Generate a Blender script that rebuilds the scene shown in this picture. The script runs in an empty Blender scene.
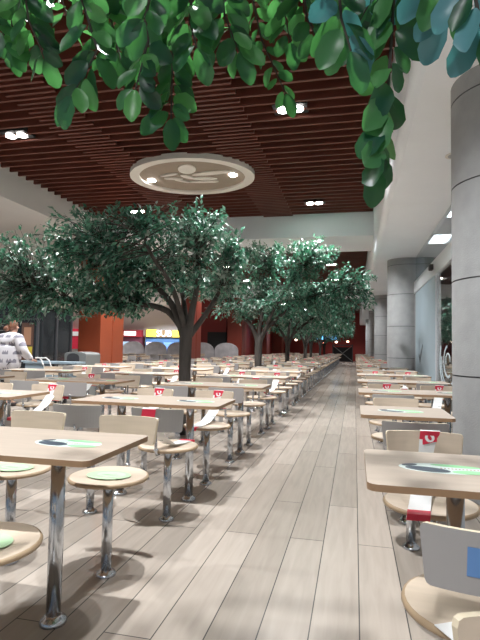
import bpy, bmesh, math, random
from mathutils import Vector, Matrix
PI = math.pi
R = math.radians
col = bpy.context.scene.collection
random.seed(7)

# ------------------------------------------------------------------ materials
def new_mat(name):
    m = bpy.data.materials.new(name); m.use_nodes = True
    nt = m.node_tree
    return m, nt, nt.nodes['Principled BSDF']
def mat(name, c, rough=.5, metal=0., var=0., scale=6., emit=None, es=0., spec=.5, bump=0., bscale=60., trans=0., stretch=(1,1,1)):
    m, nt, b = new_mat(name)
    b.inputs['Base Color'].default_value = (*c, 1)
    b.inputs['Roughness'].default_value = rough
    b.inputs['Metallic'].default_value = metal
    b.inputs['Specular IOR Level'].default_value = spec
    if trans: b.inputs['Transmission Weight'].default_value = trans
    if emit:
        b.inputs['Emission Color'].default_value = (*emit, 1); b.inputs['Emission Strength'].default_value = es
    if var or bump:
        tc = nt.nodes.new('ShaderNodeTexCoord'); mp = nt.nodes.new('ShaderNodeMapping')
        mp.inputs['Scale'].default_value = stretch
        nt.links.new(tc.outputs['Object'], mp.inputs['Vector'])
    if var:
        n = nt.nodes.new('ShaderNodeTexNoise'); n.inputs['Scale'].default_value = scale; n.inputs['Detail'].default_value = 5
        nt.links.new(mp.outputs['Vector'], n.inputs['Vector'])
        r = nt.nodes.new('ShaderNodeMapRange'); r.inputs['From Min'].default_value = .3; r.inputs['From Max'].default_value = .7
        r.inputs['To Min'].default_value = 1 - var; r.inputs['To Max'].default_value = 1 + var
        nt.links.new(n.outputs['Fac'], r.inputs['Value'])
        mx = nt.nodes.new('ShaderNodeVectorMath'); mx.operation = 'SCALE'; mx.inputs[0].default_value = c
        nt.links.new(r.outputs['Result'], mx.inputs['Scale'])
        nt.links.new(mx.outputs['Vector'], b.inputs['Base Color'])
    if bump:
        n = nt.nodes.new('ShaderNodeTexNoise'); n.inputs['Scale'].default_value = bscale
        nt.links.new(mp.outputs['Vector'], n.inputs['Vector'])
        bp = nt.nodes.new('ShaderNodeBump'); bp.inputs['Strength'].default_value = bump; bp.inputs['Distance'].default_value = .01
        nt.links.new(n.outputs['Fac'], bp.inputs['Height']); nt.links.new(bp.outputs['Normal'], b.inputs['Normal'])
    return m

M = {}
M['chrome'] = mat('chrome', (.62, .65, .69), .16, 1.)
M['top'] = mat('table_laminate', (.50, .415, .345), .38, var=.07, scale=3, stretch=(1, 9, 1))
M['top_edge'] = mat('table_edge', (.34, .21, .12), .5)
M['seat'] = mat('beech_ply', (.62, .515, .41), .4, var=.06, scale=4, stretch=(1, 8, 1))
M['seat_edge'] = mat('ply_edge', (.42, .30, .19), .5)
M['back'] = mat('beech_back', (.58, .475, .375), .42, var=.05, scale=5, stretch=(1, 1, 8))
M['grey_lam'] = mat('grey_laminate', (.40, .385, .385), .45)
M['rim'] = mat('cream_rim', (.70, .60, .45), .5)
M['black'] = mat('black', (.012, .012, .013), .6)
M['dark'] = mat('dark_grey', (.05, .05, .055), .5)
M['white'] = mat('white_vinyl', (.86, .86, .86), .4)
M['red'] = mat('red_vinyl', (.70, .03, .07), .4)
M['green'] = mat('green_vinyl', (.34, .76, .38), .35)
M['green_deep'] = mat('green_deep_vinyl', (.12, .60, .24), .35)
M['pale'] = mat('pale_vinyl', (.72, .82, .78), .35)
M['slate'] = mat('slate_vinyl', (.07, .09, .12), .35)
M['blue'] = mat('blue_vinyl', (.13, .28, .58), .45)
M['plaster'] = mat('plaster', (.88, .90, .93), .8, var=.02, scale=1.5)
M['plaster_warm'] = mat('plaster_warm', (.62, .60, .58), .8, var=.02, scale=1.5)
M['slat'] = mat('red_brown_slat', (.125, .034, .021), .5, var=.18, scale=2.5)
M['concrete'] = mat('concrete', (.34, .345, .35), .75, var=.07, scale=7, bump=.25, bscale=90)
M['joint'] = mat('concrete_joint', (.12, .12, .125), .8)
M['steel'] = mat('brushed_steel', (.80, .82, .85), .34, .5, var=.05, scale=8, stretch=(1, .1, 20))
M['frost'] = mat('blue_grey_panel', (.30, .38, .43), .3, var=.05, scale=2)
M['orange'] = mat('orange_paint', (.40, .085, .035), .45, var=.04, scale=3)
M['rust'] = mat('rust_red_paint', (.20, .032, .018), .45, var=.04, scale=3)
M['redwall'] = mat('dark_red_paint', (.22, .018, .014), .5)
M['bin'] = mat('grey_plastic', (.20, .205, .20), .5)
M['beige'] = mat('medallion_beige', (.31, .25, .195), .7, var=.05)
M['cream'] = mat('medallion_cream', (.74, .70, .64), .6)
M['bark'] = mat('bark', (.062, .053, .047), .85, var=.35, scale=14, bump=.9, bscale=30, stretch=(1, 1, .3))
M['lamp'] = mat('lamp_glow', (1, 1, 1), .5, emit=(1, .97, .93), es=28.)
M['glassdark'] = mat('smoked_glass', (.02, .022, .024), .06, spec=.6)
M['lilac'] = mat('lilac_panel', (.42, .40, .42), .5, var=.2, scale=3)
M['skin'] = mat('skin', (.55, .33, .25), .55)
M['hair'] = mat('auburn_hair', (.20, .085, .05), .5, var=.3, scale=20, stretch=(4, 4, 1))
M['trouser'] = mat('dark_trousers', (.02, .02, .025), .7)
M['shoe'] = mat('shoe', (.03, .02, .02), .5)
M['counter'] = mat('pale_blue_metal', (.26, .33, .38), .35)

def emis(name, c, s):
    return mat(name, c, .5, emit=c, es=s)

# clear glass
m, nt, b = new_mat('clear_glass'); M['glass'] = m
b.inputs['Base Color'].default_value = (.9, .95, .95, 1); b.inputs['Roughness'].default_value = .02
b.inputs['Transmission Weight'].default_value = 1.; b.inputs['IOR'].default_value = 1.5

# leaf materials: glossy face with light shining through
def leafmat(name, c1, c2, tr, twt=.35, rough=.36, mid=None):
    m, nt, b = new_mat(name)
    g = nt.nodes.new('ShaderNodeNewGeometry')
    rp = nt.nodes.new('ShaderNodeValToRGB')
    rp.color_ramp.elements[0].color = (*c1, 1); rp.color_ramp.elements[1].color = (*c2, 1)
    if mid:
        e = rp.color_ramp.elements.new(.55); e.color = (*mid, 1)
    nt.links.new(g.outputs['Random Per Island'], rp.inputs['Fac'])
    nt.links.new(rp.outputs['Color'], b.inputs['Base Color'])
    b.inputs['Roughness'].default_value = rough
    t = nt.nodes.new('ShaderNodeBsdfTranslucent'); t.inputs['Color'].default_value = (*tr, 1)
    mx = nt.nodes.new('ShaderNodeMixShader'); mx.inputs['Fac'].default_value = twt
    nt.links.new(b.outputs['BSDF'], mx.inputs[1]); nt.links.new(t.outputs['BSDF'], mx.inputs[2])
    nt.links.new(mx.outputs['Shader'], nt.nodes['Material Output'].inputs['Surface'])
    return m
M['leaf'] = leafmat('ficus_leaf', (.012, .055, .040), (.14, .35, .24), (.06, .25, .13), .2, .33)
M['leaf_highlight'] = leafmat('ficus_leaf_highlight', (.14, .22, .18), (.42, .48, .42), (.10, .25, .16), .2, .35)  # pale tone paints the whitish lamp highlights onto some leaves
M['bigleaf'] = leafmat('broad_leaf', (.006, .030, .026), (.11, .33, .10), (.12, .46, .10), .22, .38, mid=(.016, .085, .052))  # bright green ramp end paints leaves with light coming through
M['blueleaf'] = leafmat('bluish_leaf', (.05, .17, .20), (.13, .32, .37), (.06, .30, .26), .22, .34)

# floor: long pale planks running with the aisle
m, nt, b = new_mat('plank_floor'); M['floor'] = m
tc = nt.nodes.new('ShaderNodeTexCoord'); sx = nt.nodes.new('ShaderNodeSeparateXYZ'); cb = nt.nodes.new('ShaderNodeCombineXYZ')
nt.links.new(tc.outputs['Object'], sx.inputs[0])
ad = nt.nodes.new('ShaderNodeMath'); ad.operation = 'ADD'; ad.inputs[1].default_value = 40 - .025
nt.links.new(sx.outputs['X'], ad.inputs[0])
nt.links.new(sx.outputs['Y'], cb.inputs['X']); nt.links.new(ad.outputs[0], cb.inputs['Y'])
br = nt.nodes.new('ShaderNodeTexBrick')
br.offset = .37; br.offset_frequency = 2; br.squash = 1
br.inputs['Scale'].default_value = 1; br.inputs['Brick Width'].default_value = 1.9; br.inputs['Row Height'].default_value = .2
br.inputs['Mortar Size'].default_value = .003; br.inputs['Mortar Smooth'].default_value = .3
br.inputs['Color1'].default_value = (.33, .285, .243, 1); br.inputs['Color2'].default_value = (.425, .37, .32, 1); br.inputs['Mortar'].default_value = (.075, .07, .065, 1)
nt.links.new(cb.outputs[0], br.inputs['Vector'])
mp = nt.nodes.new('ShaderNodeMapping'); mp.inputs['Scale'].default_value = (12, 1.0, 1)
nt.links.new(tc.outputs['Object'], mp.inputs['Vector'])
n1 = nt.nodes.new('ShaderNodeTexNoise'); n1.inputs['Scale'].default_value = 2.2; n1.inputs['Detail'].default_value = 8; n1.inputs['Distortion'].default_value = .5
nt.links.new(mp.outputs['Vector'], n1.inputs['Vector'])
rr = nt.nodes.new('ShaderNodeMapRange'); rr.inputs['From Min'].default_value = .3; rr.inputs['From Max'].default_value = .7; rr.inputs['To Min'].default_value = .91; rr.inputs['To Max'].default_value = 1.07
nt.links.new(n1.outputs['Fac'], rr.inputs['Value'])
vm = nt.nodes.new('ShaderNodeVectorMath'); vm.operation = 'SCALE'
nt.links.new(br.outputs['Color'], vm.inputs[0]); nt.links.new(rr.outputs['Result'], vm.inputs['Scale'])
nt.links.new(vm.outputs['Vector'], b.inputs['Base Color'])
b.inputs['Roughness'].default_value = .34
n2 = nt.nodes.new('ShaderNodeMapRange'); n2.inputs['To Min'].default_value = .235; n2.inputs['To Max'].default_value = .26
nt.links.new(n1.outputs['Fac'], n2.inputs['Value']); nt.links.new(n2.outputs['Result'], b.inputs['Roughness'])

# sweater: white knit printed with small grey crowns
m, nt, b = new_mat('crown_sweater'); M['sweater'] = m
b.inputs['Roughness'].default_value = .85
tc = nt.nodes.new('ShaderNodeTexCoord'); sx = nt.nodes.new('ShaderNodeSeparateXYZ'); nt.links.new(tc.outputs['Object'], sx.inputs[0])
def mth(op, a, bb=None, c=None):
    n = nt.nodes.new('ShaderNodeMath'); n.operation = op
    for i, v in enumerate((a, bb, c)):
        if v is None: continue
        if isinstance(v, (int, float)): n.inputs[i].default_value = v
        else: nt.links.new(v, n.inputs[i])
    return n.outputs[0]
v0 = mth('MULTIPLY', sx.outputs['Z'], 6.6)
row = mth('FLOOR', v0)
u0 = mth('ADD', mth('MULTIPLY', sx.outputs['X'], 5.6), mth('MULTIPLY', row, .5))
u = mth('SUBTRACT', mth('FRACT', mth('ADD', u0, 50.)), .5); v = mth('SUBTRACT', mth('FRACT', mth('ADD', v0, 50.)), .5)
au = mth('ABSOLUTE', u)
topc = mth('ADD', mth('MULTIPLY', mth('PINGPONG', mth('ADD', u, 1.), .115), 2.4), -.02)
inside = mth('MULTIPLY', mth('LESS_THAN', au, .33), mth('MULTIPLY', mth('GREATER_THAN', v, -.25), mth('LESS_THAN', v, topc)))
mxc = nt.nodes.new('ShaderNodeMix'); mxc.data_type = 'RGBA'
mxc.inputs[6].default_value = (.66, .64, .68, 1); mxc.inputs[7].default_value = (.25, .24, .29, 1)
nt.links.new(inside, mxc.inputs[0]); nt.links.new(mxc.outputs[2], b.inputs['Base Color'])

# ------------------------------------------------------------------ mesh builder
class MB:
    def __init__(s): s.v = []; s.f = []; s.m = []
    def add(s, vs, fs, mi=0):
        o = len(s.v); s.v += [tuple(p) for p in vs]
        s.f += [tuple(i + o for i in f) for f in fs]; s.m += [mi] * len(fs)
    def box(s, x0, x1, y0, y1, z0, z1, mi=0):
        s.add([(x0,y0,z0),(x1,y0,z0),(x1,y1,z0),(x0,y1,z0),(x0,y0,z1),(x1,y0,z1),(x1,y1,z1),(x0,y1,z1)],
              [(0,3,2,1),(4,5,6,7),(0,1,5,4),(1,2,6,5),(2,3,7,6),(3,0,4,7)], mi)
    def lathe(s, prof, n=24, c=(0,0), mi=0, cap=True, ax=1., ay=1.):
        vs = []; fs = []
        for (r, z) in prof:
            for k in range(n):
                a = 2*PI*k/n; vs.append((c[0]+ax*r*math.cos(a), c[1]+ay*r*math.sin(a), z))
        for i in range(len(prof)-1):
            for k in range(n):
                fs.append((i*n+k, i*n+(k+1)%n, (i+1)*n+(k+1)%n, (i+1)*n+k))
        if cap:
            fs.append(tuple(range(n-1, -1, -1))); fs.append(tuple((len(prof)-1)*n+k for k in range(n)))
        s.add(vs, fs, mi)
    def tube(s, pts, rad, n=8, mi=0):
        pts = [Vector(p) for p in pts]
        if not isinstance(rad, (list, tuple)): rad = [rad]*len(pts)
        vs = []; fs = []
        for i, p in enumerate(pts):
            t = (pts[min(i+1, len(pts)-1)] - pts[max(i-1, 0)])
            if t.length < 1e-9: t = Vector((0,0,1))
            t.normalize()
            up = Vector((0,0,1)) if abs(t.z) < .92 else Vector((1,0,0))
            a = t.cross(up).normalized(); bb = t.cross(a).normalized()
            for k in range(n):
                an = 2*PI*k/n; vs.append(p + (a*math.cos(an) + bb*math.sin(an))*rad[i])
        for i in range(len(pts)-1):
            for k in range(n):
                fs.append((i*n+k, (i+1)*n+k, (i+1)*n+(k+1)%n, i*n+(k+1)%n))
        fs.append(tuple(range(n))); fs.append(tuple((len(pts)-1)*n+k for k in range(n-1, -1, -1)))
        s.add(vs, fs, mi)
    def prism(s, outline, z0, z1, mi=0, mside=None, mbot=None):
        n = len(outline)
        vs = [(x, y, z0) for x, y in outline] + [(x, y, z1) for x, y in outline]
        s.add(vs, [tuple(range(n, 2*n))], mi)
        o = len(s.v) - 2*n
        s.f.append(tuple(o+i for i in range(n-1, -1, -1))); s.m.append(mi if mbot is None else mbot)
        for i in range(n):
            s.f.append((o+i, o+(i+1) % n, o+n+(i+1) % n, o+n+i)); s.m.append(mi if mside is None else mside)
    def build(s, name, mats, parent=None, smooth=False, loc=None, bevel=0, kind=None):
        me = bpy.data.meshes.new(name); me.from_pydata(s.v, [], s.f)
        if not isinstance(mats, (list, tuple)): mats = [mats]
        for mm in mats: me.materials.append(mm)
        me.polygons.foreach_set('material_index', s.m)
        if smooth:
            me.polygons.foreach_set('use_smooth', [len(f) <= 4 for f in s.f])
        me.update()
        o = bpy.data.objects.new(name, me); col.objects.link(o)
        if parent: o.parent = parent
        if loc: o.location = loc
        if bevel:
            b = o.modifiers.new('bevel', 'BEVEL'); b.width = bevel; b.segments = 2; b.limit_method = 'ANGLE'
        if kind: o['kind'] = kind
        return o

def empty(name, loc, rz, label, cat, group=None):
    o = bpy.data.objects.new(name, None); col.objects.link(o); o.location = loc; o.rotation_euler = (0, 0, rz)
    o.empty_display_size = .1
    return tag(o, label, cat, group)
def tag(o, label, cat, group=None, kind=None):
    o['label'] = label; o['category'] = cat
    if group: o['group'] = group
    if kind: o['kind'] = kind
    return o
KIDS = {}
def copy_tree(o, loc, rz, label, group=None):
    c = o.copy(); col.objects.link(c); c.location = loc; c.rotation_euler = (0, 0, rz); c['label'] = label
    if group: c['group'] = group
    for ch in KIDS.get(o.name, ()):
        d = ch.copy(); col.objects.link(d); d.parent = c
        for g in KIDS.get(ch.name, ()):
            e = g.copy(); col.objects.link(e); e.parent = d
    return c
def rrect(x0, x1, y0, y1, r, n=5):
    out = []
    for cx, cy, a0 in ((x1-r, y1-r, 0), (x0+r, y1-r, 90), (x0+r, y0+r, 180), (x1-r, y0+r, 270)):
        for k in range(n+1):
            a = R(a0 + 90*k/n); out.append((cx + r*math.cos(a), cy + r*math.sin(a)))
    return out
def ell(cx, cy, a, b, rot=0, n=24):
    return [(cx + a*math.cos(t)*math.cos(rot) - b*math.sin(t)*math.sin(rot), cy + a*math.cos(t)*math.sin(rot) + b*math.sin(t)*math.cos(rot)) for t in [2*PI*k/n for k in range(n)]]
ORD = ['first','second','third','fourth','fifth','sixth','seventh','eighth','ninth','tenth','eleventh','twelfth','thirteenth','fourteenth','fifteenth','sixteenth','seventeenth','eighteenth','nineteenth','twentieth','twenty-first','twenty-second','twenty-third','twenty-fourth','twenty-fifth']

# ------------------------------------------------------------------ setting
XL, XR, ZC, ZB, ZS = -6.6, .44, 4.5, 3.95, 3.38
YE = 48.
g = MB(); g.box(-32, 4.5, -8, YE+4, -.1, 0); g.build('floor', M['floor'], kind='structure')

def slat_ceiling(name, y0, y1):
    g = MB()
    g.box(XL, XR+.1, y0, y1, ZC+.30, ZC+.36, 1)
    y = y0 + .1; k = 0
    while y < y1 - .05:
        g.box(XL, XR-.02, y, y+.045, ZC, ZC+.15, 0)
        if y + .17 < y1:
            for a, bb in ((-4.65, -3.9), (-2.3, -1.55)):
                g.box(a, bb, y+.125, y+.17, ZC, ZC+.15, 0)
        y += .25; k += 1
    for x in (-6.2, -5.1, -4.25, -3.1, -1.95, -.9, .1):
        g.box(x-.02, x+.02, y0, y1, ZC+.15, ZC+.19, 1)
    return g.build(name, [M['slat'], M['black']], kind='structure')
slat_ceiling('ceiling', -5, 12.55)
slat_ceiling('ceiling', 14.6, 27.)
slat_ceiling('ceiling', 28.6, YE)
for a, bb in ((12.55, 14.6), (27., 28.6)):
    g = MB(); g.box(XL, XR, a, bb, ZB, ZC+.3); g.build('ceiling_beam', M['plaster'], kind='structure')
g = MB(); g.box(-32, XL, -5, YE, ZB, ZC+.3); g.build('ceiling_bulkhead', M['plaster_warm'], kind='structure')
# rounded soffit over the column line
g = MB()
prof = [(XR, ZC+.3)] + [(XR+.10-.10*math.cos(R(t)), ZS+.10-.10*math.sin(R(t))) for t in range(0, 91, 15)] + [(1.5, ZS), (1.5, ZC+.3)]
n = len(prof)
g.add([(x, -5, z) for x, z in prof] + [(x, YE, z) for x, z in prof],
      [tuple(range(n)), tuple(range(2*n-1, n-1, -1))] + [(i, n+i, n+(i+1)%n, (i+1)%n) for i in range(n)])
o = g.build('ceiling_soffit', M['plaster'], kind='structure')
for p in o.data.polygons: p.use_smooth = len(p.vertices) == 4 and abs(p.normal.z) > .02 and p.normal.z < 0 and p.center.x < .56

# right wall: steel header, transom glass, glass doors, back room
XW = 1.4
g = MB(); g.box(XW-.02, XW+.10, -5, YE, 2.50, 2.78); g.build('trim_1', M['steel'], kind='structure', bevel=.01)
g = MB(); g.box(XW+.02, XW+.03, -5, YE, 2.78, ZS); g.build('window_1', M['glass'], kind='structure')
for i, (a, bb) in enumerate(((5.0, 9.4),)):
    g = MB(); g.box(XW+.02, XW+.032, a, bb, .0, 2.50); g.build('window_2', M['glass'], kind='structure')
g = MB(); g.box(XW+.0, XW+.04, 9.4, 12.4, 0, 2.5); g.build('wall_panel', M['frost'], kind='structure')
g = MB()
g.box(XW+.0, XW+.06, -5, 5.0, 0, 2.5); g.box(XW+.0, XW+.06, 12.4, YE, 0, 2.5)
g.build('wall_right', M['concrete'], kind='structure')
g = MB(); g.box(4.3, 4.4, -5, YE, -.0, 4.6); g.build('wall_back_room', mat('back_room_blue', (.22, .30, .36), .6), kind='structure')
g = MB(); g.box(1.5, 4.4, -5, YE, 4.6, 4.7); g.build('ceiling_back_room', mat('back_room_ceiling', (.30, .38, .44), .6), kind='structure')
g = MB()
for y in (9.4, 7.2, 5.0): g.box(XW-.005, XW+.055, y-.03, y+.03, 0, 2.5)
g.build('window_frame', M['steel'], kind='structure')
# round concrete columns with panel joints
def column(y):
    g = MB(); r = .45; c = (.79+r, y)
    js = [.12, .95, 1.72, 2.50, 3.22]
    z = 0; prof = []
    segs = [0] + js + [ZS+.02]
    for i in range(len(segs)-1):
        a, bb = segs[i], segs[i+1]
        g.lathe([(r, a+.006), (r, bb-.006)], 48, c, 0, cap=False)
        if i < len(segs)-2: g.lathe([(r, bb-.006), (r-.008, bb-.006), (r-.008, bb+.006), (r, bb+.006)], 48, c, 1, cap=False)
    g.lathe([(r-.02, 0), (r-.02, ZS)], 24, c, 1)
    return g.build('concrete_column', [M['concrete'], M['joint']], smooth=True)
for i, y in enumerate((4.42, 13.0, 21.5, 30., 38.5)):
    tag(column(y), ['round grey concrete column nearest the camera, at the right edge', 'round grey concrete column, second one, beside the steel door header',
        'round grey concrete column, third along the right wall', 'round grey concrete column, fourth along the right wall', 'round grey concrete column farthest down the right wall'][i], 'column', 'concrete columns along the right wall')
    bpy.context.scene.collection.objects[-1]
# square orange-red columns on the left
LBL = ['big square orange column behind the grey bin', 'square red column second from the bin, right of the near tree trunk', 'square red column third along the left, beside the dark opening',
       'square red column fourth along the left side', 'square red column farthest down the left side']
for i, y in enumerate((11.45, 18.6, 27.6, 35.8, 43.6)):
    w = (.62, .45, .85, .85, .85)[i]
    o = empty('square_column', (-6., y, 0), 0, LBL[i], 'column', 'square columns on the left')
    g = MB()
    o.location.x = -6.22
    for a, bb in ((0, .62), (.66, 1.28)):
        g.box(-w, 0, a, bb, 0, ZB)
    g.box(-w+.03, -.03, .6, .68, 0, ZB)
    g.build('shaft', M['orange'] if i == 0 else M['rust'], o, bevel=.01)
    g = MB(); g.box(-w-.01, .012, -.012, 1.292, 0, .12); g.build('plinth', M['dark'], o)
g = MB(); g.box(-9.4, -7.3, 28.2, 28.4, 0, ZB); g.box(-10.7, -9.4, 30, 30.2, 0, ZB)
g.build('wall_alcove', M['redwall'], kind='structure')
g = MB(); g.box(-8.4, -7.25, 28.1, 28.2, 0, 2.0); g.build('door_opening_dark', M['black'], kind='structure')  # black sheet painting the darkness inside an open doorway
g = MB(); g.box(-32, -6.9, YE, YE+.2, 0, ZC); g.box(-7, 1.4, YE, YE+.2, 0, ZC+.3); g.box(-7.3, -7.1, 28.9, YE, 0, ZB)
g.build('wall_far', M['redwall'], kind='structure')
g = MB(); g.box(-32, -9.4, 34, 34.2, 0, ZB+.5); g.build('wall_concourse', mat('concourse_paint', (.62, .57, .57), .7), kind='structure')
g = MB(); g.box(-32.1, -32, -8, 34, 0, ZB+.5); g.build('wall_left', mat('left_paint', (.30, .28, .27), .7), kind='structure')

# ------------------------------------------------------------------ ceiling lights
def lamp_spot(x, y, z, power, ang=120, blend=.6, c=(.97, .99, 1.), size=.05):
    l = bpy.data.lights.new('downlight', 'SPOT'); l.energy = power; l.spot_size = R(ang); l.spot_blend = blend; l.color = c; l.shadow_soft_size = size
    o = bpy.data.objects.new('spot_beam', l); col.objects.link(o); o.location = (x, y, z)
    return o
POS = [(-5.35, 2.3), (-.9, 2.3), (-5.35, 6.9), (-.9, 6.85), (-5.35, 11.5), (-.92, 11.5), (-.94, 20.2), (-5.35, 20.2), (-.94, 16.2), (-5.35, 16.2), (-.94, 24.6), (-5.35, 24.6), (-.94, 31), (-5.35, 31), (-.94, 38), (-5.35, 38), (-.94, 44), (-5.35, -2.3), (-.9, -2.3)]
LN = {(-5.35, 6.9): 'twin downlight at the left edge of the slatted ceiling', (-.9, 6.85): 'twin downlight right of centre, touched by a hanging twig',
      (-.92, 11.5): 'twin downlight near the white beam, right side', (-5.35, 11.5): 'twin downlight near the white beam, above the left treetop',
      (-.94, 20.2): 'twin downlight on the far slatted ceiling beyond the white beam'}
proto = None
for i, (x, y) in enumerate(POS):
    lb = LN.get((x, y), 'twin recessed downlight, %s row of %s slatted ceiling, %s side' % (ORD[[-2.3, 2.3, 6.9, 6.85, 11.5, 16.2, 20.2, 24.6, 31, 38, 44].index(y)], 'the', 'aisle' if x > -2 else 'left'))
    if proto is None:
        proto = empty('ceiling_light', (x, y, ZC), 0, lb, 'ceiling light', 'twin downlights in the slatted ceiling')
        g = MB(); g.box(-.24, .24, -.15, .15, .012, .13); h = g.build('housing', M['black'], proto)
        ks = [h]
        for s in (-1, 1):
            g = MB(); g.lathe([(.082, -.006), (.082, .012)], 20, (s*.10, 0)); ks.append(g.build('lens', M['lamp'], proto))
        KIDS[proto.name] = ks
    else: copy_tree(proto, (x, y, ZC), 0, lb)
    p = 620 if y < 14 else 420
    lamp_spot(x, y, ZC-.03, p)

# oval ceiling medallion with flower relief
o = empty('ceiling_medallion', (-3.1, 9.12, ZC-.08), 0, 'oval cream ceiling medallion with a flower relief and two small lamps', 'ceiling medallion')
g = MB()
n = 64
for k in range(n):
    a0, a1 = 2*PI*k/n, 2*PI*(k+1)/n
    def q(a, s, z): return (1.22*s*math.cos(a), 1.04*s*math.sin(a), z)
    i = len(g.v)
    g.v += [q(a0, 1, 0), q(a1, 1, 0), q(a1, 1, .10), q(a0, 1, .10), q(a0, .85, 0), q(a1, .85, 0), q(a1, .85, .045), q(a0, .85, .045)]
    g.f += [(i, i+1, i+2, i+3), (i+4, i+5, i+1, i), (i+7, i+6, i+5, i+4)]; g.m += [0]*3
g.build('rim', M['cream'], o, smooth=False)
g = MB(); g.prism(ell(0, 0, 1.22*.86, 1.04*.86, n=64), .04, .08); g.build('panel', M['beige'], o)
for nm, cx, cy, a, bb, rot in (('petal', .03, -.42, .17, .24, .35), ('petal', .42, -.14, .40, .085, -.08), ('petal', .20, .14, .26, .07, .25), ('petal', -.42, -.18, .20, .05, -.2),
                               ('petal', -.40, .04, .19, .045, .25), ('petal', .14, .32, .30, .05, .12), ('petal', -.28, .2, .16, .04, .7), ('stem', -.1, -.02, .15, .07, .9)):
    g = MB(); g.prism(ell(cx, cy, a, bb, rot, 20), .015, .042); g.build(nm, M['cream'], o, bevel=.012)
for s, y in ((-.88, .08), (.80, .05)):
    g = MB(); g.lathe([(.075, .02), (.075, .045)], 16, (s, y)); g.build('lens', M['lamp'], o)
lamp_spot(-3.98, 9.2, ZC-.16, 330, 110); lamp_spot(-2.3, 9.17, ZC-.16, 330, 110)
# soffit lamps
proto = None
for i, y in enumerate((6.0, 15.5, 25, 34)):
    lb = 'small round soffit downlight, %s along the white soffit' % ORD[i]
    if proto is None:
        proto = empty('soffit_light', (1.1, y, ZS), 0, lb, 'ceiling light', 'round downlights in the white soffit')
        g = MB(); g.lathe([(.10, -.008), (.10, .004)], 24); a = g.build('trim_ring', M['cream'], proto)
        g = MB(); g.lathe([(.07, -.012), (.07, -.006)], 20); bb = g.build('lens', mat('soffit_lens', (.35, .35, .35), .4, emit=(1, 1, 1), es=.02), proto)
        KIDS[proto.name] = [a, bb]
    else: copy_tree(proto, (1.1, y, ZS), 0, lb)

# ------------------------------------------------------------------ chairs and tables
def chair_parts(lo=False):
    seg = 12 if lo else 36
    parts = []
    leg = MB()
    fl = leg if lo else MB()
    fl.lathe([(.050, 0), (.052, .006), (.046, .016), (.034, .022), (.027, .030)], 10 if lo else 20, (0, 0), 0)
    leg.lathe([(.026, .02), (.026, .455)], 10 if lo else 20, (0, 0), 0)
    leg.lathe([(.03, .445), (.085, .462), (.085, .470)], 10 if lo else 20, (0, 0), 0)
    seat = MB(); r = .2; z0, z1 = .470, .492
    seat.lathe([(r-.02, z0), (r-.003, z0+.004), (r, z0+.011), (r-.003, z1-.003), (r-.010, z1)], seg, (0, 0), 0, cap=False)
    seat.m = [1]*len(seat.m)
    vs = [(0, 0, z1-.006)]; fs = []
    for j, rr in enumerate((.08, .15, r-.010)):
        for k in range(seg):
            a = 2*PI*k/seg; vs.append((rr*math.cos(a), rr*math.sin(a), z1 - (.006, .0035, 0)[j]))
    for k in range(seg):
        fs.append((0, 1+k, 1+(k+1) % seg))
        for j in (0, 1):
            fs.append((1+j*seg+k, 1+(j+1)*seg+k, 1+(j+1)*seg+(k+1) % seg, 1+j*seg+(k+1) % seg))
    seat.add(vs, fs, 0)
    vs = [(0, 0, z0)] + [((r-.02)*math.cos(2*PI*k/seg), (r-.02)*math.sin(2*PI*k/seg), z0) for k in range(seg)]
    seat.add(vs, [(0, 1+(k+1) % seg, 1+k) for k in range(seg)], 1)
    rod = MB()
    rod.tube([(0, .165, .462), (0, .195, .463), (0, .212, .480), (0, .216, .52), (0, .226, .60), (0, .231, .632)], .0095, 6 if lo else 10)
    if not lo: rod.lathe([(.016, .492), (.016, .500), (.010, .506)], 12, (0, .213))
    # curved backrest
    back = MB(); n = 6 if lo else 16; RR = .36
    def bp(t, z, d):        # t in -1..1, d depth outwards
        a = t*(.455 + .045*(z-.612)/.145); rr = RR + d
        lean = (z-.615)*.16
        return (rr*math.sin(a), .222 - RR + rr*math.cos(a) + lean, z)
    outl = []
    H0, H1 = .612, .757; cr = .014
    def edge(t):            # rounded corners: height limits at t
        e = (1-abs(t))*.172
        if e >= cr: return 0
        return cr - math.sqrt(max(0, cr*cr - (cr-e)**2))
    ts = [-1, -.975, -.93, -.87] + [-.87 + 1.74*k/n for k in range(1, n)] + [.87, .93, .975, 1]
    nt_ = len(ts); vs = []
    for d in (0, .013):
        for t in ts: vs.append(bp(t, H0+edge(t), d))
        for t in ts: vs.append(bp(t, H1-edge(t), d))
    fs = []; ms = []
    for i in range(nt_-1):
        fs.append((i, i+1, nt_+i+1, nt_+i)); ms.append(0)
        fs.append((2*nt_+i+1, 2*nt_+i, 3*nt_+i, 3*nt_+i+1)); ms.append(1)
        fs.append((nt_+i, nt_+i+1, 3*nt_+i+1, 3*nt_+i)); ms.append(2)
        fs.append((i+1, i, 2*nt_+i, 2*nt_+i+1)); ms.append(2)
    fs.append((0, nt_, 3*nt_, 2*nt_)); ms.append(2); fs.append((nt_-1, 3*nt_-1, 4*nt_-1, 2*nt_-1)); ms.append(2)
    back.add(vs, fs, 0); back.m = ms
    return leg, seat, rod, back, fl
SM = [M['seat'], M['seat_edge']]; BM = [M['back'], M['grey_lam'], M['rim']]
def near_proto():
    leg, seat, rod, back, fl = chair_parts()
    root = empty('cafeteria_chair', (0, 0, 0), 0, '', 'chair')
    ks = [leg.build('leg', M['chrome'], root, smooth=True), seat.build('seat', SM, root, smooth=True),
          rod.build('back_rod', M['chrome'], root, smooth=True), back.build('backrest', BM, root)]
    KIDS[root.name] = ks
    KIDS[ks[0].name] = [fl.build('floor_flange', M['chrome'], ks[0], smooth=True)]
    return root
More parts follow.
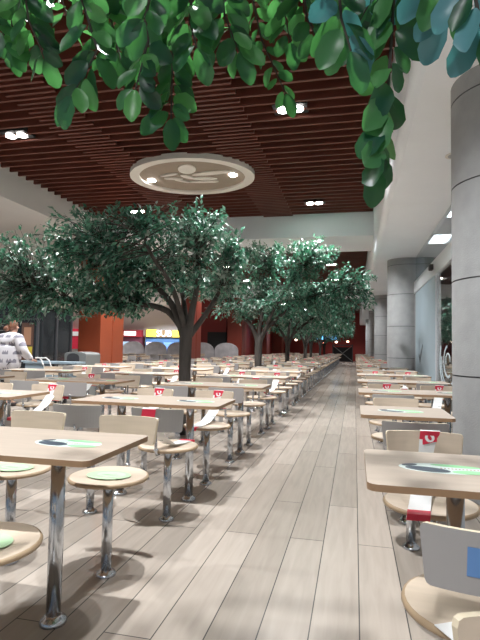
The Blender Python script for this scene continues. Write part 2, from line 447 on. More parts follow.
def far_proto():
    leg, seat, rod, back, fl = chair_parts(True)
    al = MB()
    for p, base in ((leg, 0), (seat, 1), (rod, 0), (back, 3)):
        o = len(al.v); al.v += p.v; al.f += [tuple(i+o for i in f) for f in p.f]; al.m += [mm+base for mm in p.m]
    return al
FARM = [M['chrome']] + SM + BM
fal = far_proto()

# tables
def table_parts(w, legs, lo=False):
    top = MB(); top.prism(rrect(-w/2, w/2, -.28, .28, .035), .713, .735, 0, 1, 1)
    ls = []
    for x in legs:
        l = MB(); n = 10 if lo else 22
        f_ = l if lo else MB(); l.fl = None if lo else f_
        f_.lathe([(.055, 0), (.057, .008), (.05, .02), (.038, .028), (.032, .036)], n, (x, 0), 0)
        l.lathe([(.030, .02), (.030, .695)], n, (x, 0), 0)
        l.lathe([(.032, .690), (.09, .706), (.09, .713)], n, (x, 0), 0)
        ls.append(l)
    return top, ls
def sticker(cx, cy, s=1., z=.7351, flip=1):
    g = MB(); t = .0008
    g.prism(ell(cx, cy, .15*s, .075*s, 0, 28), z, z+t, 0)              # pale ground
    g.prism(ell(cx+.085*s*flip, cy-.040*s, .062*s, .024*s, .05, 20), z+t, z+2*t, 1)   # green
    g.prism(ell(cx+.05*s*flip, cy+.045*s, .085*s, .018*s, -.1, 20), z+t, z+2*t, 1)
    g.prism(ell(cx-.055*s*flip, cy-.026*s, .075*s, .034*s, -.22*flip, 22), z+t, z+2*t, 2)       # dark figure
    g.prism(ell(cx-.11*s*flip, cy+.03*s, .03*s, .016*s, .5, 16), z+t, z+2*t, 2)
    for k in range(11):
        g.box(cx+(-.005+.012*k)*s*flip-.003, cx+(-.005+.012*k)*s*flip+.003, cy-.003, cy+.006, z+t, z+2*t, 3)
    return g
STM = [M['pale'], M['green'], M['slate'], mat('pinkish_print', (.55, .30, .30), .4)]
def seat_sticker(root, name='seat_sticker'):
    g = MB(); z = .4925; t = .0008
    g.prism(ell(0, 0, .115, .085, 0, 28), z, z+t, 0)
    g.prism(ell(.012, .006, .075, .050, 0, 24), z+t, z+2*t, 1)
    for k in range(9): g.box(-.04+.010*k, -.034+.010*k, -.01, .004, z+t, z+2*t, 2)
    return g.build(name, [mat('soft_green', (.50, .72, .46), .4), mat('light_green', (.60, .84, .58), .4), M['white']], root)

tp = {}
for key, w, lg in (('four', 1.14, (-.28, .28)), ('two', .57, (.02,))):
    top, ls = table_parts(w, lg)
    r = empty('cafeteria_table', (0, 0, 0), 0, '', 'table')
    ks = [top.build('tabletop', [M['top'], M['top_edge']], r)] + [l.build('leg', M['chrome'], r, smooth=True) for l in ls]
    for lo_, l in zip(ks[1:], ls): KIDS[lo_.name] = [l.fl.build('floor_flange', M['chrome'], lo_, smooth=True)]
    if key == 'four': ks.append(sticker(.32, .0).build('table_sticker', STM, r)); ks.append(sticker(-.30, .0).build('table_sticker', STM, r))
    else: ks.append(sticker(-.02, .0).build('table_sticker', STM, r))
    KIDS[r.name] = ks; tp[key] = r
ctype = near_proto()
first = {'chair': True, 'four': True, 'two': True}
chair_list = []; table_list = []
def yrow(k): return 1.91 + 1.73*k
COLS = [(-1.49, 0, 23, 'beside the aisle', 4), (-3.15, 0, 23, 'in the second column from the aisle', 4), (-4.81, 1, 23, 'in the third column from the aisle', 4)]
for cx, k0, k1, nm, n in COLS:
    for k in range(k0, k1):
        y = yrow(k)
        if cx < -4 and 6.0 < y < 8.0: pass
        table_list.append((cx, y, 'four', k, 'left', nm))
        for sx in (.28, -.28):
            for side in (1, -1):
                if k == 0 and cx < -3 : continue
                chair_list.append((cx+sx, y+.45*side, side, k, nm, 'right' if sx > 0 else 'left'))
def yr(k): return 1.90 + 1.68*k
for k in range(0, 24):
    y = yr(k)
    nc = any(abs(y-c) < 1.1 for c in (4.42,)) or k < 2
    near_col = any(abs(y-c) < .95 for c in (13.0, 21.5, 30., 38.5))
    key = 'two' if (nc and not (y > 5)) or near_col else 'four'
    cx = .325 if key == 'two' else .61
    table_list.append((cx, y, key, k, 'right', 'on the right side of the aisle'))
    for sx in ((0,) if key == 'two' else (-.28, .28)):
        for side in (1, -1):
            chair_list.append((cx+sx, y+.45*side, side, k, 'on the right side of the aisle', 'only' if key == 'two' else ('right' if sx > 0 else 'left')))
chair_list.append((.32, .61, 1, -1, 'right', 'only'))
# tables in the wide bay left of the square columns
BAY = [(-8.4, 16), (-8.4, 18), (-8.4, 21.5), (-8.4, 23.5), (-8.4, 25.5),  (-10.3, 16), (-10.3, 18), (-10.3, 20), (-10.3, 22), (-12.2, 18), (-12.2, 20), (-12.2, 22)]
for i, (x, y) in enumerate(BAY):
    table_list.append((x, y, 'four', 100+i, 'bay', 'bay'))
    for sx in (-.28, .28):
        for side in (1, -1): chair_list.append((x+sx, y+.45*side, side, 100+i, 'bay', 'right' if sx > 0 else 'left'))

SPECIAL = {}
far_tab = {}
for cx, y, key, k, side, nm in table_list:
    if side == 'bay':
        lb = 'far pale cafeteria table in the bay left of the orange column, %s in its group' % ORD[k-100]
    elif side == 'left':
        lb = 'beige four-seat table %s, %s row counted from the camera' % (nm, ORD[k])
    else:
        lb = 'beige %s-seat table %s, %s row counted from the camera' % (key, nm, ORD[k])
    grp = 'rows of fixed beige cafeteria tables'
    if y < 16:
        if first[key]:
            first[key] = False; r = tp[key]; r.location = (cx, y, 0); r['label'] = lb; r['group'] = grp
        else: copy_tree(tp[key], (cx, y, 0), 0, lb, grp)
    else:
        if key not in far_tab:
            top, ls = table_parts(1.14 if key == 'four' else .57, (-.28, .28) if key == 'four' else (.02,), True)
            al = MB(); al.v = list(top.v); al.f = list(top.f); al.m = list(top.m)
            for p in ls:
                o_ = len(al.v); al.v += p.v; al.f += [tuple(i+o_ for i in f) for f in p.f]; al.m += [2]*len(p.f)
            o = al.build('cafeteria_table', [M['top'], M['top_edge'], M['chrome']]); far_tab[key] = o
        else:
            o = far_tab[key].copy(); col.objects.link(o)
        o.location = (cx, y, 0); tag(o, lb, 'table', grp)

def chair_label(k, nm, lr, side):
    facing = 'far' if side > 0 else 'near'
    if k == -1: return 'chair back at the bottom right corner of the photo, closest to the camera'
    if nm == 'bay': return 'small far %s-side %s chair at the %s table of the bay past the orange column' % (facing, lr, ORD[k-100])
    pl = {'beside the aisle': 'aisle-side column', 'in the second column from the aisle': 'second column left', 'in the third column from the aisle': 'third column left', 'on the right side of the aisle': 'right of the aisle'}[nm]
    s = '' if lr == 'only' else lr + ' '
    return 'round beech chair, %s%s side of %s-row table, %s' % (s, facing, ORD[k], pl)
chair_list = [c for c in chair_list if all(math.hypot(c[0]-1.27, c[1]-yc) > .73 for yc in (4.42, 13., 21.5, 30., 38.5))]
chair_list.sort(key=lambda c: c[0]**2 + c[1]**2)
far_mesh = None; rest = MB(); ncount = 0
taped = []
def is_taped(c):
    x, y, side, k, nm, lr = c
    if k == -1: return False
    if nm.startswith('beside'):
        if k == 0: return False
        return (k % 2 == 1 and side == 1) or (k == 1 and side == -1 and lr == 'right') or (k % 3 == 0 and side == -1 and lr == 'right')
    if 'right side' in nm:
        if k == 0: return side == 1
        if k == 1: return False
        return side == 1 and k % 2 == 0
    if nm == 'bay': return False
    return (side == 1 and (k + (lr == 'left')) % 2 == 1)
for c in chair_list:
    x, y, side, k, nm, lr = c
    rz = 0 if side > 0 else PI
    lb = chair_label(k, nm, lr, side); grp = 'fixed round-seat cafeteria chairs'
    if ncount >= 300:
        s = -1 if rz else 1; o_ = len(rest.v)
        rest.v += [(x + s*vx, y + s*vy, vz) for vx, vy, vz in fal.v]; rest.f += [tuple(i+o_ for i in f) for f in fal.f]; rest.m += fal.m
        continue
    ncount += 1
    if y < 13.5 and x > -7:
        if first['chair']:
            first['chair'] = False; r = ctype; r.location = (x, y, 0); r.rotation_euler = (0, 0, rz); r['label'] = lb; r['group'] = grp
        else: r = copy_tree(ctype, (x, y, 0), rz, lb, grp)
        if nm.startswith('beside') and k == 0: seat_sticker(r)
        if nm.startswith('on the right') and k == 0 and side == -1 :
            g = MB(); g.box(-.165, -.075, .0, .0008, -.045, .045)
            a = -.32; q = g.build('back_sticker', M['blue'], r); q.location = (.02, .0, 0)
            # on the outer grey face of the backrest
            aa = .30; rr = .36+.0142
            q.location = (0, 0, 0)
            vs = []; 
            for t in (.02, .09, .16, .22):
                for z in (.655, .722):
                    vs.append((rr*math.sin(t), .222-.36+rr*math.cos(t)+(z-.615)*.16, z))
            me = bpy.data.meshes.new('back_sticker'); me.from_pydata(vs, [], [(0, 2, 3, 1), (2, 4, 5, 3), (4, 6, 7, 5)]); me.materials.append(M['blue'])
            q.data = me
            sm = q.modifiers.new('thick', 'SOLIDIFY'); sm.thickness = .0008
    else:
        if far_mesh is None:
            r = fal.build('cafeteria_chair', FARM); far_mesh = r
        else:
            r = far_mesh.copy(); col.objects.link(r)
        r.location = (x, y, 0); r.rotation_euler = (0, 0, rz); tag(r, lb, 'chair', grp)
    if is_taped(c) and y < 34: taped.append((x, y, rz, lb, k, nm, side, lr))
if rest.v:
    tag(rest.build('cafeteria_chair', FARM), 'mass of the most distant beech cafeteria chairs at the far end', 'chair', kind='stuff')

# red and white closure strips over blocked chairs: over the backrest, down to the seat front
def tape_mesh():
    g = MB(); w = .045; t = .0012
    path = [(.262, .60), (.259, .67), (.2575, .755), (.250, .7625), (.236, .760), (.2345, .72), (.226, .655), (.16, .57), (.06, .508), (-.06, .4955), (-.15, .4955), (-.2035, .4945), (-.2055, .470)]
    shift = [.05, .045, .035, .033, .032, .028, .022, .0, -.03, -.05, -.065, -.072, -.075]
    cols = [1, 1, 0, 0, 1, 0, 0, 0, 0, 0, 1, 1]
    vs = []
    for (y, z), s in zip(path, shift):
        vs += [(s-w, y, z), (s+w, y, z)]
    n = len(path)
    g.add(vs, [(2*i, 2*i+1, 2*i+3, 2*i+2) for i in range(n-1)], 0)
    g.m = cols[:n-1]
    o = g
    return g
tm = tape_mesh()
def lettering(txt, size):
    cu = bpy.data.curves.new('print', 'FONT'); cu.body = txt; cu.size = size; cu.align_x = 'CENTER'; cu.align_y = 'CENTER'; cu.extrude = .0002
    o = bpy.data.objects.new('print', cu)
    col.objects.link(o); dg = bpy.context.evaluated_depsgraph_get(); dg.update()
    me = bpy.data.meshes.new_from_object(o.evaluated_get(dg)); bpy.data.objects.remove(o)
    return me
tproto = None
for i, (x, y, rz, lb, k, nm, side, lr) in enumerate(taped):
    pl = lb.replace('round beech chair, ', '')
    lab = 'red and white closure strip: ' + pl
    if tproto is None:
        o = empty('closure_strip', (x, y, 0), rz, lab, 'tape', 'red and white closure strips on chairs')
        a = tm.build('strip', [M['white'], M['red']], o)
        sm = a.modifiers.new('thick', 'SOLIDIFY'); sm.thickness = .0012; sm.offset = 0
        g = MB()        # round emblem on the backrest front: red patch, white disc, red mark
        def onback(u, v, d): return (.030+u, .2345 + (v)*.16 - .0015 - d, .725+v)
        def poly(pts, d, mi):
            g.add([onback(u, v, d) for u, v in pts], [tuple(range(len(pts)))[::-1]], mi)
        poly([(-.033, -.03), (.033, -.012), (.033, .032), (-.033, .032)], .0, 1)
        poly(ell(0, .004, .022, .021, 0, 18), .0006, 0)
        poly(ell(0, .004, .008, .012, .5, 12), .0012, 1)
        b1 = g.build('emblem', [M['white'], M['red']], o)
        g = MB()
        for j in range(6): g.box(-.016+j*.0065, -.012+j*.0065, -.009+.002*(j % 2), .009, 0, .0008)
        b2 = g.build('lettering', M['slate'], o); b2.location = (.012, .115, .5415); b2.rotation_euler = (R(42), 0, R(0))
        KIDS[o.name] = [a, b1, b2]; tproto = o
    else: copy_tree(tproto, (x, y, 0), rz, lab)

# papers and small items
g = MB(); g.box(-.06, .06, -.04, .04, 0, .002); o = g.build('paper_sheet', M['white'], loc=(.26, 1.30, .495)); o.rotation_euler = (0, 0, .5)
tag(o, 'white paper lying on the near right chair seat under its backrest', 'paper')

# ------------------------------------------------------------------ trees
def leaf_mesh(g, p, d, nrm, L, W, mi=0, fine=False):
    d = d.normalized(); s = d.cross(nrm)
    if s.length < 1e-4: s = d.cross(Vector((1, .3, .2)))
    s.normalize(); u = s.cross(d).normalized()
    if not fine:
        a = p; b1 = p + d*L*.45 + s*W*.5 + u*W*.12; b2 = p + d*L*.45 - s*W*.5 + u*W*.12; c = p + d*L - u*L*.06; mid = p + d*L*.5
        g.add([a, b1, c, b2, mid], [(0, 1, 4), (1, 2, 4), (2, 3, 4), (3, 0, 4)], mi)
    else:
        prof = [(0, .04), (.07, .35), (.2, .70), (.38, .94), (.58, 1.), (.76, .90), (.90, .62), (.97, .32), (1, .06)]
        vs = []; n = len(prof); ph = random.random()*6
        for i, (t, w) in enumerate(prof):
            droop = -(t**2)*L*.16; wob = math.sin(ph+t*7)*.05*W
            c = p + d*L*t + u*(droop + wob)
            ser = 1 + (.05 if i % 2 else -.04)
            vs += [c - s*W*.5*w*ser + u*(W*.13*w), c - s*W*.25*w + u*(W*.03*w), c, c + s*W*.25*w + u*(W*.03*w), c + s*W*.5*w*ser + u*(W*.13*w)]
        fs = []
        for i in range(n-1):
            for j in range(4): fs.append((i*5+j, i*5+j+1, i*5+j+6, i*5+j+5))
        g.add(vs, fs, mi)
def rv(): return Vector((random.uniform(-1, 1), random.uniform(-1, 1), random.uniform(-1, 1)))
def curve_pts(a, b, sag, n=5, jit=.06):
    a = Vector(a); b = Vector(b); L = (b-a).length; out = []
    for i in range(n+1):
        t = i/n; p = a.lerp(b, t); p.z += sag*L*math.sin(PI*t)
        if 0 < i < n: p += rv()*jit*L*.5
        out.append(p)
    return out
def make_tree(origin, blobs, limbs, n_twigs, lpt, L, seed, trunk_h=1.25, tr=.085, name='artificial_tree', pale=None, label='', detail=True):
    random.seed(seed)
    ox, oy = origin
    root = empty(name, (ox, oy, 0), 0, label, 'tree')
    T = MB()
    T.tube([(0, 0, 0), (.01, 0, .3), (-.01, .01, .8), (.0, 0, trunk_h), (.01, 0, trunk_h+.18)], [tr*1.15, tr, tr*.93, tr*1.0, tr*.9], 12)
    T.build('trunk', M['bark'], root, smooth=True)
    bases = []
    for pts, r0 in limbs:
        B = MB(); P = [Vector(p) for p in pts]
        # smooth
        Q = []
        for i in range(len(P)-1):
            for s in range(4):
                t = s/4; p0 = P[max(i-1, 0)]; p1 = P[i]; p2 = P[i+1]; p3 = P[min(i+2, len(P)-1)]
                Q.append(.5*((2*p1) + (p2-p0)*t + (2*p0-5*p1+4*p2-p3)*t*t + (3*p1-p0-3*p2+p3)*t**3))
        Q.append(P[-1]); n = len(Q)
        B.tube(Q, [r0*(1-.72*i/(n-1)) for i in range(n)], 9)
        B.build('limb', M['bark'], root, smooth=True)
        bases += Q[4:]
    Bt = MB(); F = MB()
    wts = [b[6] if len(b) > 6 else b[3]*b[5] for b in blobs]
    for _ in range(n_twigs):
        b = random.choices(blobs, wts)[0]
        while True:
            q = rv()
            if q.length < 1: break
        q = q.normalized() * (q.length ** .6)
        c = Vector((b[0] + q.x*b[3], b[1] + q.y*b[4], b[2] + q.z*b[5]))
        base = min(bases, key=lambda w: (w-c).length + random.random()*.15)
        dr = (c-base); dist = dr.length
        if dist > .9: st = c - dr.normalized()*min(dist, .55)
        else: st = base
        if random.random() < .35 and dist < 1.6: st = base
        end = c
        pts = curve_pts(st, end, random.uniform(-.05, .12), 4)
        tl = max(.16, (end-st).length); Bt.tube(pts, [.007, .006, .005, .004, .0025], 4)
        dirn = (pts[-1]-pts[-3]).normalized()
        for j in range(lpt):
            t = random.random(); 
            p = pts[-1] - dirn*random.uniform(0, .30) + rv()*.05
            d = (dirn*.5 + rv()*.9 + Vector((0, 0, -.35)))
            nn = Vector((0, 0, 1)) + rv()*.8
            ll = L*random.uniform(.7, 1.25)
            mi = 1 if (pale and random.random() < pale((ox+p.x, oy+p.y, p.z))) else 0
            leaf_mesh(F, p, d, nn, ll, ll*.46, mi)
    Bt.build('twigs', M['bark'], root)
    F.build('foliage', [M['leaf'], M['leaf_highlight']], root)
    return root
TX = -2.18
# near tree (offsets from trunk base)
b1 = [(-2.55, .0, 2.25, .55, .7, .38), (-2.1, -.1, 2.48, .55, .8, .32), (-1.75, .3, 1.95, .6, .7, .30), (-1.45, -.1, 2.72, .5, .8, .28), (-.95, -.2, 2.68, .6, .8, .34), (-.75, .2, 2.22, .6, .8, .42), (-.35, 0, 2.80, .55, .8, .28),
      (.15, .2, 2.78, .5, .7, .32), (.30, -.1, 2.40, .50, .7, .40), (.55, .3, 2.2, .33, .6, .42), (-.95, .1, 1.85, .5, .6, .26), (-2.75, .2, 1.85, .45, .6, .28), (-1.2, -.4, 2.2, .7, .6, .38), (-.1, .3, 2.1, .4, .6, .25),
      (-2.6, 0, 1.68, .5, .6, .25), (-1.9, .2, 1.70, .5, .6, .22), (-1.05, .2, 1.66, .45, .5, .18), (-1.1, 0, 2.15, .45, .6, .38, .28), (-1.0, .3, 2.05, .4, .4, .35, .24)]
l1 = [([(0, 0, 1.15), (-.12, .0, 1.55), (-.35, .05, 1.85), (-.75, .0, 2.2), (-1.15, -.1, 2.5)], .062),
      ([(0, 0, 1.3), (-.30, .08, 1.62), (-.75, .12, 1.72), (-1.15, .1, 1.66), (-1.7, .1, 1.74), (-2.4, .05, 1.95)], .050),
      ([(.02, 0, 1.2), (.10, -.05, 1.65), (.16, -.05, 2.0), (.12, .0, 2.5)], .058),
      ([(.02, 0, 1.25), (.25, .1, 1.6), (.45, .12, 1.95), (.6, .15, 2.3)], .046),
      ([(0, 0, 1.35), (-.15, .3, 1.8), (-.4, .6, 2.2), (-.6, .8, 2.5)], .042),
      ([(0, 0, 1.35), (-.1, -.3, 1.9), (-.3, -.55, 2.3), (-.4, -.6, 2.6)], .042)]
highlight1 = lambda p: .55 if (p[2] > 1.9 and (abs(p[0]+4.6) < .6 or abs(p[0]+1.9) < .35)) else .2  # share of leaves coloured as highlights, higher where the crown looks whitish
make_tree((TX, 6.3), b1, l1, 1200, 15, .086, 3, label='large artificial tree with dark trunk, nearest trunk in view at left centre', pale=highlight1)
b2 = [(-.6, 0, 3.0, .7, .9, .5), (.15, 0, 3.35, .6, .9, .4), (.9, -.2, 3.15, .7, .9, .45), (1.4, 0, 3.35, .5, .7, .35), (1.7, 0, 2.85, .6, .8, .4), (2.3, 0, 2.65, .4, .7, .35), (2.2, .1, 2.25, .45, .7, .3),
      (.6, 0, 2.55, .8, .9, .45), (-.5, .1, 2.45, .8, .9, .45), (1.4, .1, 2.3, .7, .8, .35), (-1.4, .1, 2.6, .7, .8, .4), (.0, -.2, 2.1, .6, .7, .2), (-.7, .2, 2.0, .7, .7, .25), (1.2, .2, 2.0, .7, .7, .22)]
l2 = [([(0, 0, 1.15), (-.15, 0, 1.6), (-.5, .05, 2.0), (-.9, 0, 2.6)], .06), ([(0, 0, 1.15), (.15, 0, 1.55), (.5, .05, 1.9), (1.1, 0, 2.3), (1.9, 0, 2.5)], .06),
      ([(0, 0, 1.2), (.05, -.05, 1.8), (.2, 0, 2.5), (.3, 0, 3.2)], .055), ([(.05, 0, 1.3), (.4, -.1, 2.1), (.9, -.1, 2.8), (1.2, 0, 3.3)], .045)]
highlight2 = lambda p: .15 if p[0] > -2 else .45
make_tree((TX, 11.46), b2, l2, 950, 13, .095, 5, label='green artificial tree, second trunk along the left tables', pale=highlight2, tr=.09)
b3 = [(0, 0, 2.7, 1.4, 1.2, .6), (1., 0, 2.9, .9, .9, .5), (-.9, 0, 2.5, .8, .9, .5), (1.5, 0, 2.4, .7, .8, .4), (.3, 0, 2.2, 1.3, 1., .3), (.2, .3, 1.85, 1.5, .9, .22), (1.5, 0, 1.95, .7, .7, .25)]
t3 = make_tree((TX, 16.62), b3, l2, 520, 10, .13, 9, label='artificial tree with brownish trunk, third along the left tables', pale=lambda p: .3, tr=.08)
for i in range(4):
    r = t3.copy(); col.objects.link(r); r.location = (TX + (.1, -.1, .05, 0, .1)[i], 21.8 + 5.15*i, 0); r.rotation_euler = (0, 0, (.3, 2.6, .2, 2.9, .5)[i]); r['label'] = ['artificial tree, fourth along the left tables', 'artificial tree, fifth along the left tables', 'artificial tree, sixth along the left tables', 'artificial tree farthest down the left tables'][i]
    for ch in t3.children:
        if ch.parent == t3:
            d = ch.copy(); col.objects.link(d); d.parent = r
# overhead tree beside the camera; its boughs reach across above
random.seed(21)
root = empty('artificial_tree', (-2.28, 1.05, 0), 0, 'broad-leaved artificial tree whose leafy twigs hang across the top of the view', 'tree')
ox, oy = -2.28, 1.05
def W(p): return Vector((p[0]-ox, p[1]-oy, p[2]))
T = MB(); T.tube([(0, 0, 0), (.01, 0, .5), (0, .01, 1.1), (0, 0, 1.6)], [.10, .088, .085, .075], 12); T.build('trunk', M['bark'], root, smooth=True)
LB = [[(-2.28, 1.05, 1.5), (-2.0, 1.05, 1.95), (-1.4, 1.0, 2.28), (-.8, .95, 2.32), (-.3, .95, 2.3), (.3, .9, 2.15), (.7, .8, 2.0)],
      [(-2.28, 1.05, 1.45), (-2.0, 1.3, 2.1), (-1.3, 1.4, 2.5), (-.6, 1.5, 2.62), (.1, 1.5, 2.6)],
      [(-2.28, 1.05, 1.5), (-2.5, .7, 2.0), (-2.6, .2, 2.5)]]
allb = []
for pts in LB:
    B = MB(); Q = []
    for a, b_ in zip(pts[:-1], pts[1:]):
        for s in range(4): Q.append(W(a).lerp(W(b_), s/4))
    Q.append(W(pts[-1])); n = len(Q); B.tube(Q, [.055*(1-.75*i/(n-1)) for i in range(n)], 8); B.build('limb', M['bark'], root, smooth=True); allb += Q
tw = [
[(-0.9, 1.15, 2.2), (-0.87, 1.15, 2.03), (-0.85, 1.2, 1.95)] ,
[(-0.72, 1.1, 2.14), (-0.66, 1.15, 1.92), (-0.73, 1.15, 1.8)] ,
[(-0.75, 1.3, 2.3), (-0.7, 1.3, 2.09), (-0.67, 1.3, 1.98)] ,
[(-0.57, 1.2, 2.19), (-0.54, 1.2, 1.96), (-0.55, 1.15, 1.80)] ,
[(-0.52, 1.25, 2.22), (-0.49, 1.25, 1.96), (-0.47, 1.2, 1.74)] ,
[(-0.38, 1.1, 2.08), (-0.39, 1.1, 1.93), (-0.37, 1.1, 1.86)] ,
[(-0.35, 1.2, 2.15), (-0.33, 1.2, 2.00), (-0.29, 1.2, 1.90)] ,
[(-0.4, 1.7, 2.56), (-0.33, 1.7, 2.25), (-0.24, 1.7, 2.04)] ,
[(-0.15, 1.3, 2.2), (-0.13, 1.3, 2.04), (-0.1, 1.3, 1.97)] ,
[(-0.04, 1.0, 1.95), (-0.03, 1.0, 1.82), (-0.01, 1.0, 1.75)] ,
[(0.08, 1.05, 1.97), (0.07, 1.05, 1.77), (0.06, 1.05, 1.63), (0.04, 1.05, 1.53)] ,
[(0.12, 0.95, 1.90), (0.15, 0.95, 1.82), (0.17, 0.95, 1.76)] ,
[(0.18, 0.85, 1.79), (0.19, 0.85, 1.72), (0.2, 0.85, 1.66)] ,
[(0.05, 1.1, 2.01), (0.03, 1.1, 1.92), (0.0, 1.1, 1.86)] ,
[(-1.03, 1.2, 2.26), (-1.01, 1.2, 2.08), (-0.97, 1.2, 2.0)] ,
[(-0.80, 1.5, 2.45), (-0.78, 1.5, 2.2), (-0.80, 1.5, 2.12)] ,
[(-0.25, 1.5, 2.45), (-0.22, 1.5, 2.2), (-0.20, 1.5, 2.10)] ,
[(-0.45, 1.0, 2.1), (-0.45, 1.0, 1.92), (-0.46, 1.0, 1.87)] ,
[(-1.15, 1.4, 2.45), (-1.12, 1.4, 2.2), (-1.1, 1.4, 2.12)] ,
[(-0.62, 1.35, 2.35), (-0.60, 1.35, 2.15), (-0.62, 1.35, 2.02)] ,
[(-0.05, 1.25, 2.25), (-0.02, 1.25, 2.05), (-0.02, 1.25, 1.95)] ,
]
Bt = MB(); F = MB()
for ti, pts in enumerate(tw):
    P = [W(p) for p in pts]
    base = min(allb, key=lambda w: (w-P[0]).length)
    full = [base, base.lerp(P[0], .5) + Vector((0, 0, .04))] + P
    n = len(full); Bt.tube(full, [.0065 - .0045*i/(n-1) for i in range(n)], 6)
    seglen = sum((P[i+1]-P[i]).length for i in range(len(P)-1))
    small = ti == 7
    count = int(seglen/(.018 if not small else .030)) + 3
    for j in range(count):
        s = (j+.6)/count*seglen; acc = 0
        for a, b_ in zip(P[:-1], P[1:]):
            l = (b_-a).length
            if acc + l >= s: p = a.lerp(b_, (s-acc)/l); dirn = (b_-a).normalized(); break
            acc += l
        else: p = P[-1]; dirn = (P[-1]-P[-2]).normalized()
        side = 1 if j % 2 else -1
        az = random.uniform(-.7, .7)
        if ti == 10: az = random.uniform(.9, 1.6) if s > seglen*.5 else az
        out = Vector((side*math.cos(az), math.sin(az)*side, 0))
        d = out*random.uniform(.45, 1.35) + dirn*.75 + Vector((0, 0, -.35))
        nn = Vector((random.uniform(-.9, .9), -1, random.uniform(-.5, 1.1)))
        L = random.uniform(.058, .096) * (.8 if small else 1)
        leaf_mesh(F, p + out*.008, d, nn, L, L*random.uniform(.50, .62), 2 if ti in (11, 12) and random.random() < .8 or ti in (9, 13) and random.random() < .3 else 0, True)
    leaf_mesh(F, P[-1], (P[-1]-P[-2]) + rv()*.02, Vector((.2, -1, .2)), .085, .046, 0, True)
# upper crown, mostly over the view: gives the dappled floor shade
for _ in range(210):
    c = W((random.uniform(-2.6, .7), random.uniform(.3, 2.3), random.uniform(2.25, 2.9)))
    c.z = max(c.z, 1.22 + .68*(c.y+oy) + random.random()*.25)
    base = min(allb, key=lambda w: (w-c).length)
    Bt.tube([base, base.lerp(c, .5)+rv()*.03, c], [.006, .004, .002], 4)
    for j in range(9):
        leaf_mesh(F, c + rv()*.10, rv() + Vector((0, 0, -.4)), Vector((0, 0, 1)) + rv()*.6, .08, .042, 0)
Bt.build('twigs', M['bark'], root); F.build('foliage', [M['bigleaf'], M['leaf_highlight'], M['blueleaf']], root, smooth=True)

# ------------------------------------------------------------------ left background: kiosk, counter, bin, person
o = empty('kiosk', (-7.8, 10.3, 0), 0, 'dark glass kiosk with a beige top fascia behind the person', 'kiosk')
g = MB(); g.prism(rrect(-1.9, 1.15, -.7, .55, .12, 4), 0, 1.98); g.build('glass_body', M['glassdark'], o, smooth=False)
g = MB(); g.prism(rrect(-1.95, 1.20, -.76, .6, .14, 4), 1.98, 2.12); g.build('fascia', M['beige'], o)
g = MB()
for x in (-1.2, -.3, .55, 1.1): g.box(x-.025, x+.025, -.73, -.69, 0, 1.98)
for y in (-.1, .5): g.box(1.14, 1.18, y-.03, y+.03, 0, 1.98)
g.box(-1.9, 1.15, -.72, -.69, 1.66, 1.70); g.build('mullions', M['dark'], o)
g = MB(); g.box(.70, 1.0, -.712, -.702, .75, 1.60, 0); g.box(.76, .94, -.716, -.711, 1.12, 1.5, 1); g.box(.80, .98, -.716, -.711, .85, 1.08, 2)
g.build('poster', [mat('poster_brown', (.10, .05, .035), .4), mat('poster_skin', (.38, .20, .12), .4), mat('poster_yellow', (.55, .42, .05), .4)], o)
g = MB(); g.box(-.95, .45, -.712, -.702, 1.15, 1.62, 0)
for i in range(6):
    for j in range(4): g.box(-.88+.2*i, -.76+.2*i, -.716, -.711, 1.22+.1*j, 1.235+.1*j, 1)
g.build('menu_board', [M['black'], M['bin']], o)

o = empty('service_counter', (-6.0, 9.25, 0), 0, 'pale blue metal counter with shelves in front of the dark kiosk', 'counter')
g = MB(); g.box(-1.6, .55, -.15, .2, .74, .79); g.build('countertop', M['counter'], o, bevel=.008)
g = MB(); g.box(-1.55, .5, -.1, .15, .50, .53); g.build('shelf', M['counter'], o)
for x in (-1.5, -.25, .45):
    g = MB(); g.box(x-.03, x+.03, -.1, .15, 0, .74); g.build('leg', M['counter'], o)
g = MB(); g.box(-.65, -.25, -.11, -.09, .12, .74); g.build('side_panel', M['counter'], o)

o = empty('litter_bin', (-6.0, 9.95, 0), R(-14), 'grey plastic litter bin with arched opening beside the orange column', 'bin')
g = MB()
arch = [(-.32, 0), (.32, 0), (.32, .93)] + [(.32*math.cos(R(t)), .93 + .055*math.sin(R(t))) for t in range(15, 180, 15)] + [(-.32, .93)]
n = len(arch)
g.add([(x, 0, z) for x, z in arch] + [(x, .45, z) for x, z in arch], [tuple(range(n))[::-1], tuple(range(n, 2*n))] + [(i, (i+1) % n, n+(i+1) % n, n+i) for i in range(n)])
g.build('body', M['bin'], o, bevel=.012)
g = MB(); a2 = [(-.24, .64), (.13, .64), (.13, .86)] + [(-.055+.185*math.cos(R(t)), .86 + .09*math.sin(R(t))) for t in range(20, 180, 20)] + [(-.24, .86)]
n = len(a2); g.add([(x, -.006, z) for x, z in a2] + [(x, .02, z) for x, z in a2], [tuple(range(n))[::-1], tuple(range(n, 2*n))] + [(i, (i+1) % n, n+(i+1) % n, n+i) for i in range(n)])
g.build('opening', M['dark'], o)
g = MB(); g.box(-.25, .14, -.008, .02, .10, .58); g.build('door', mat('bin_door', (.22, .22, .215), .5), o, bevel=.01)

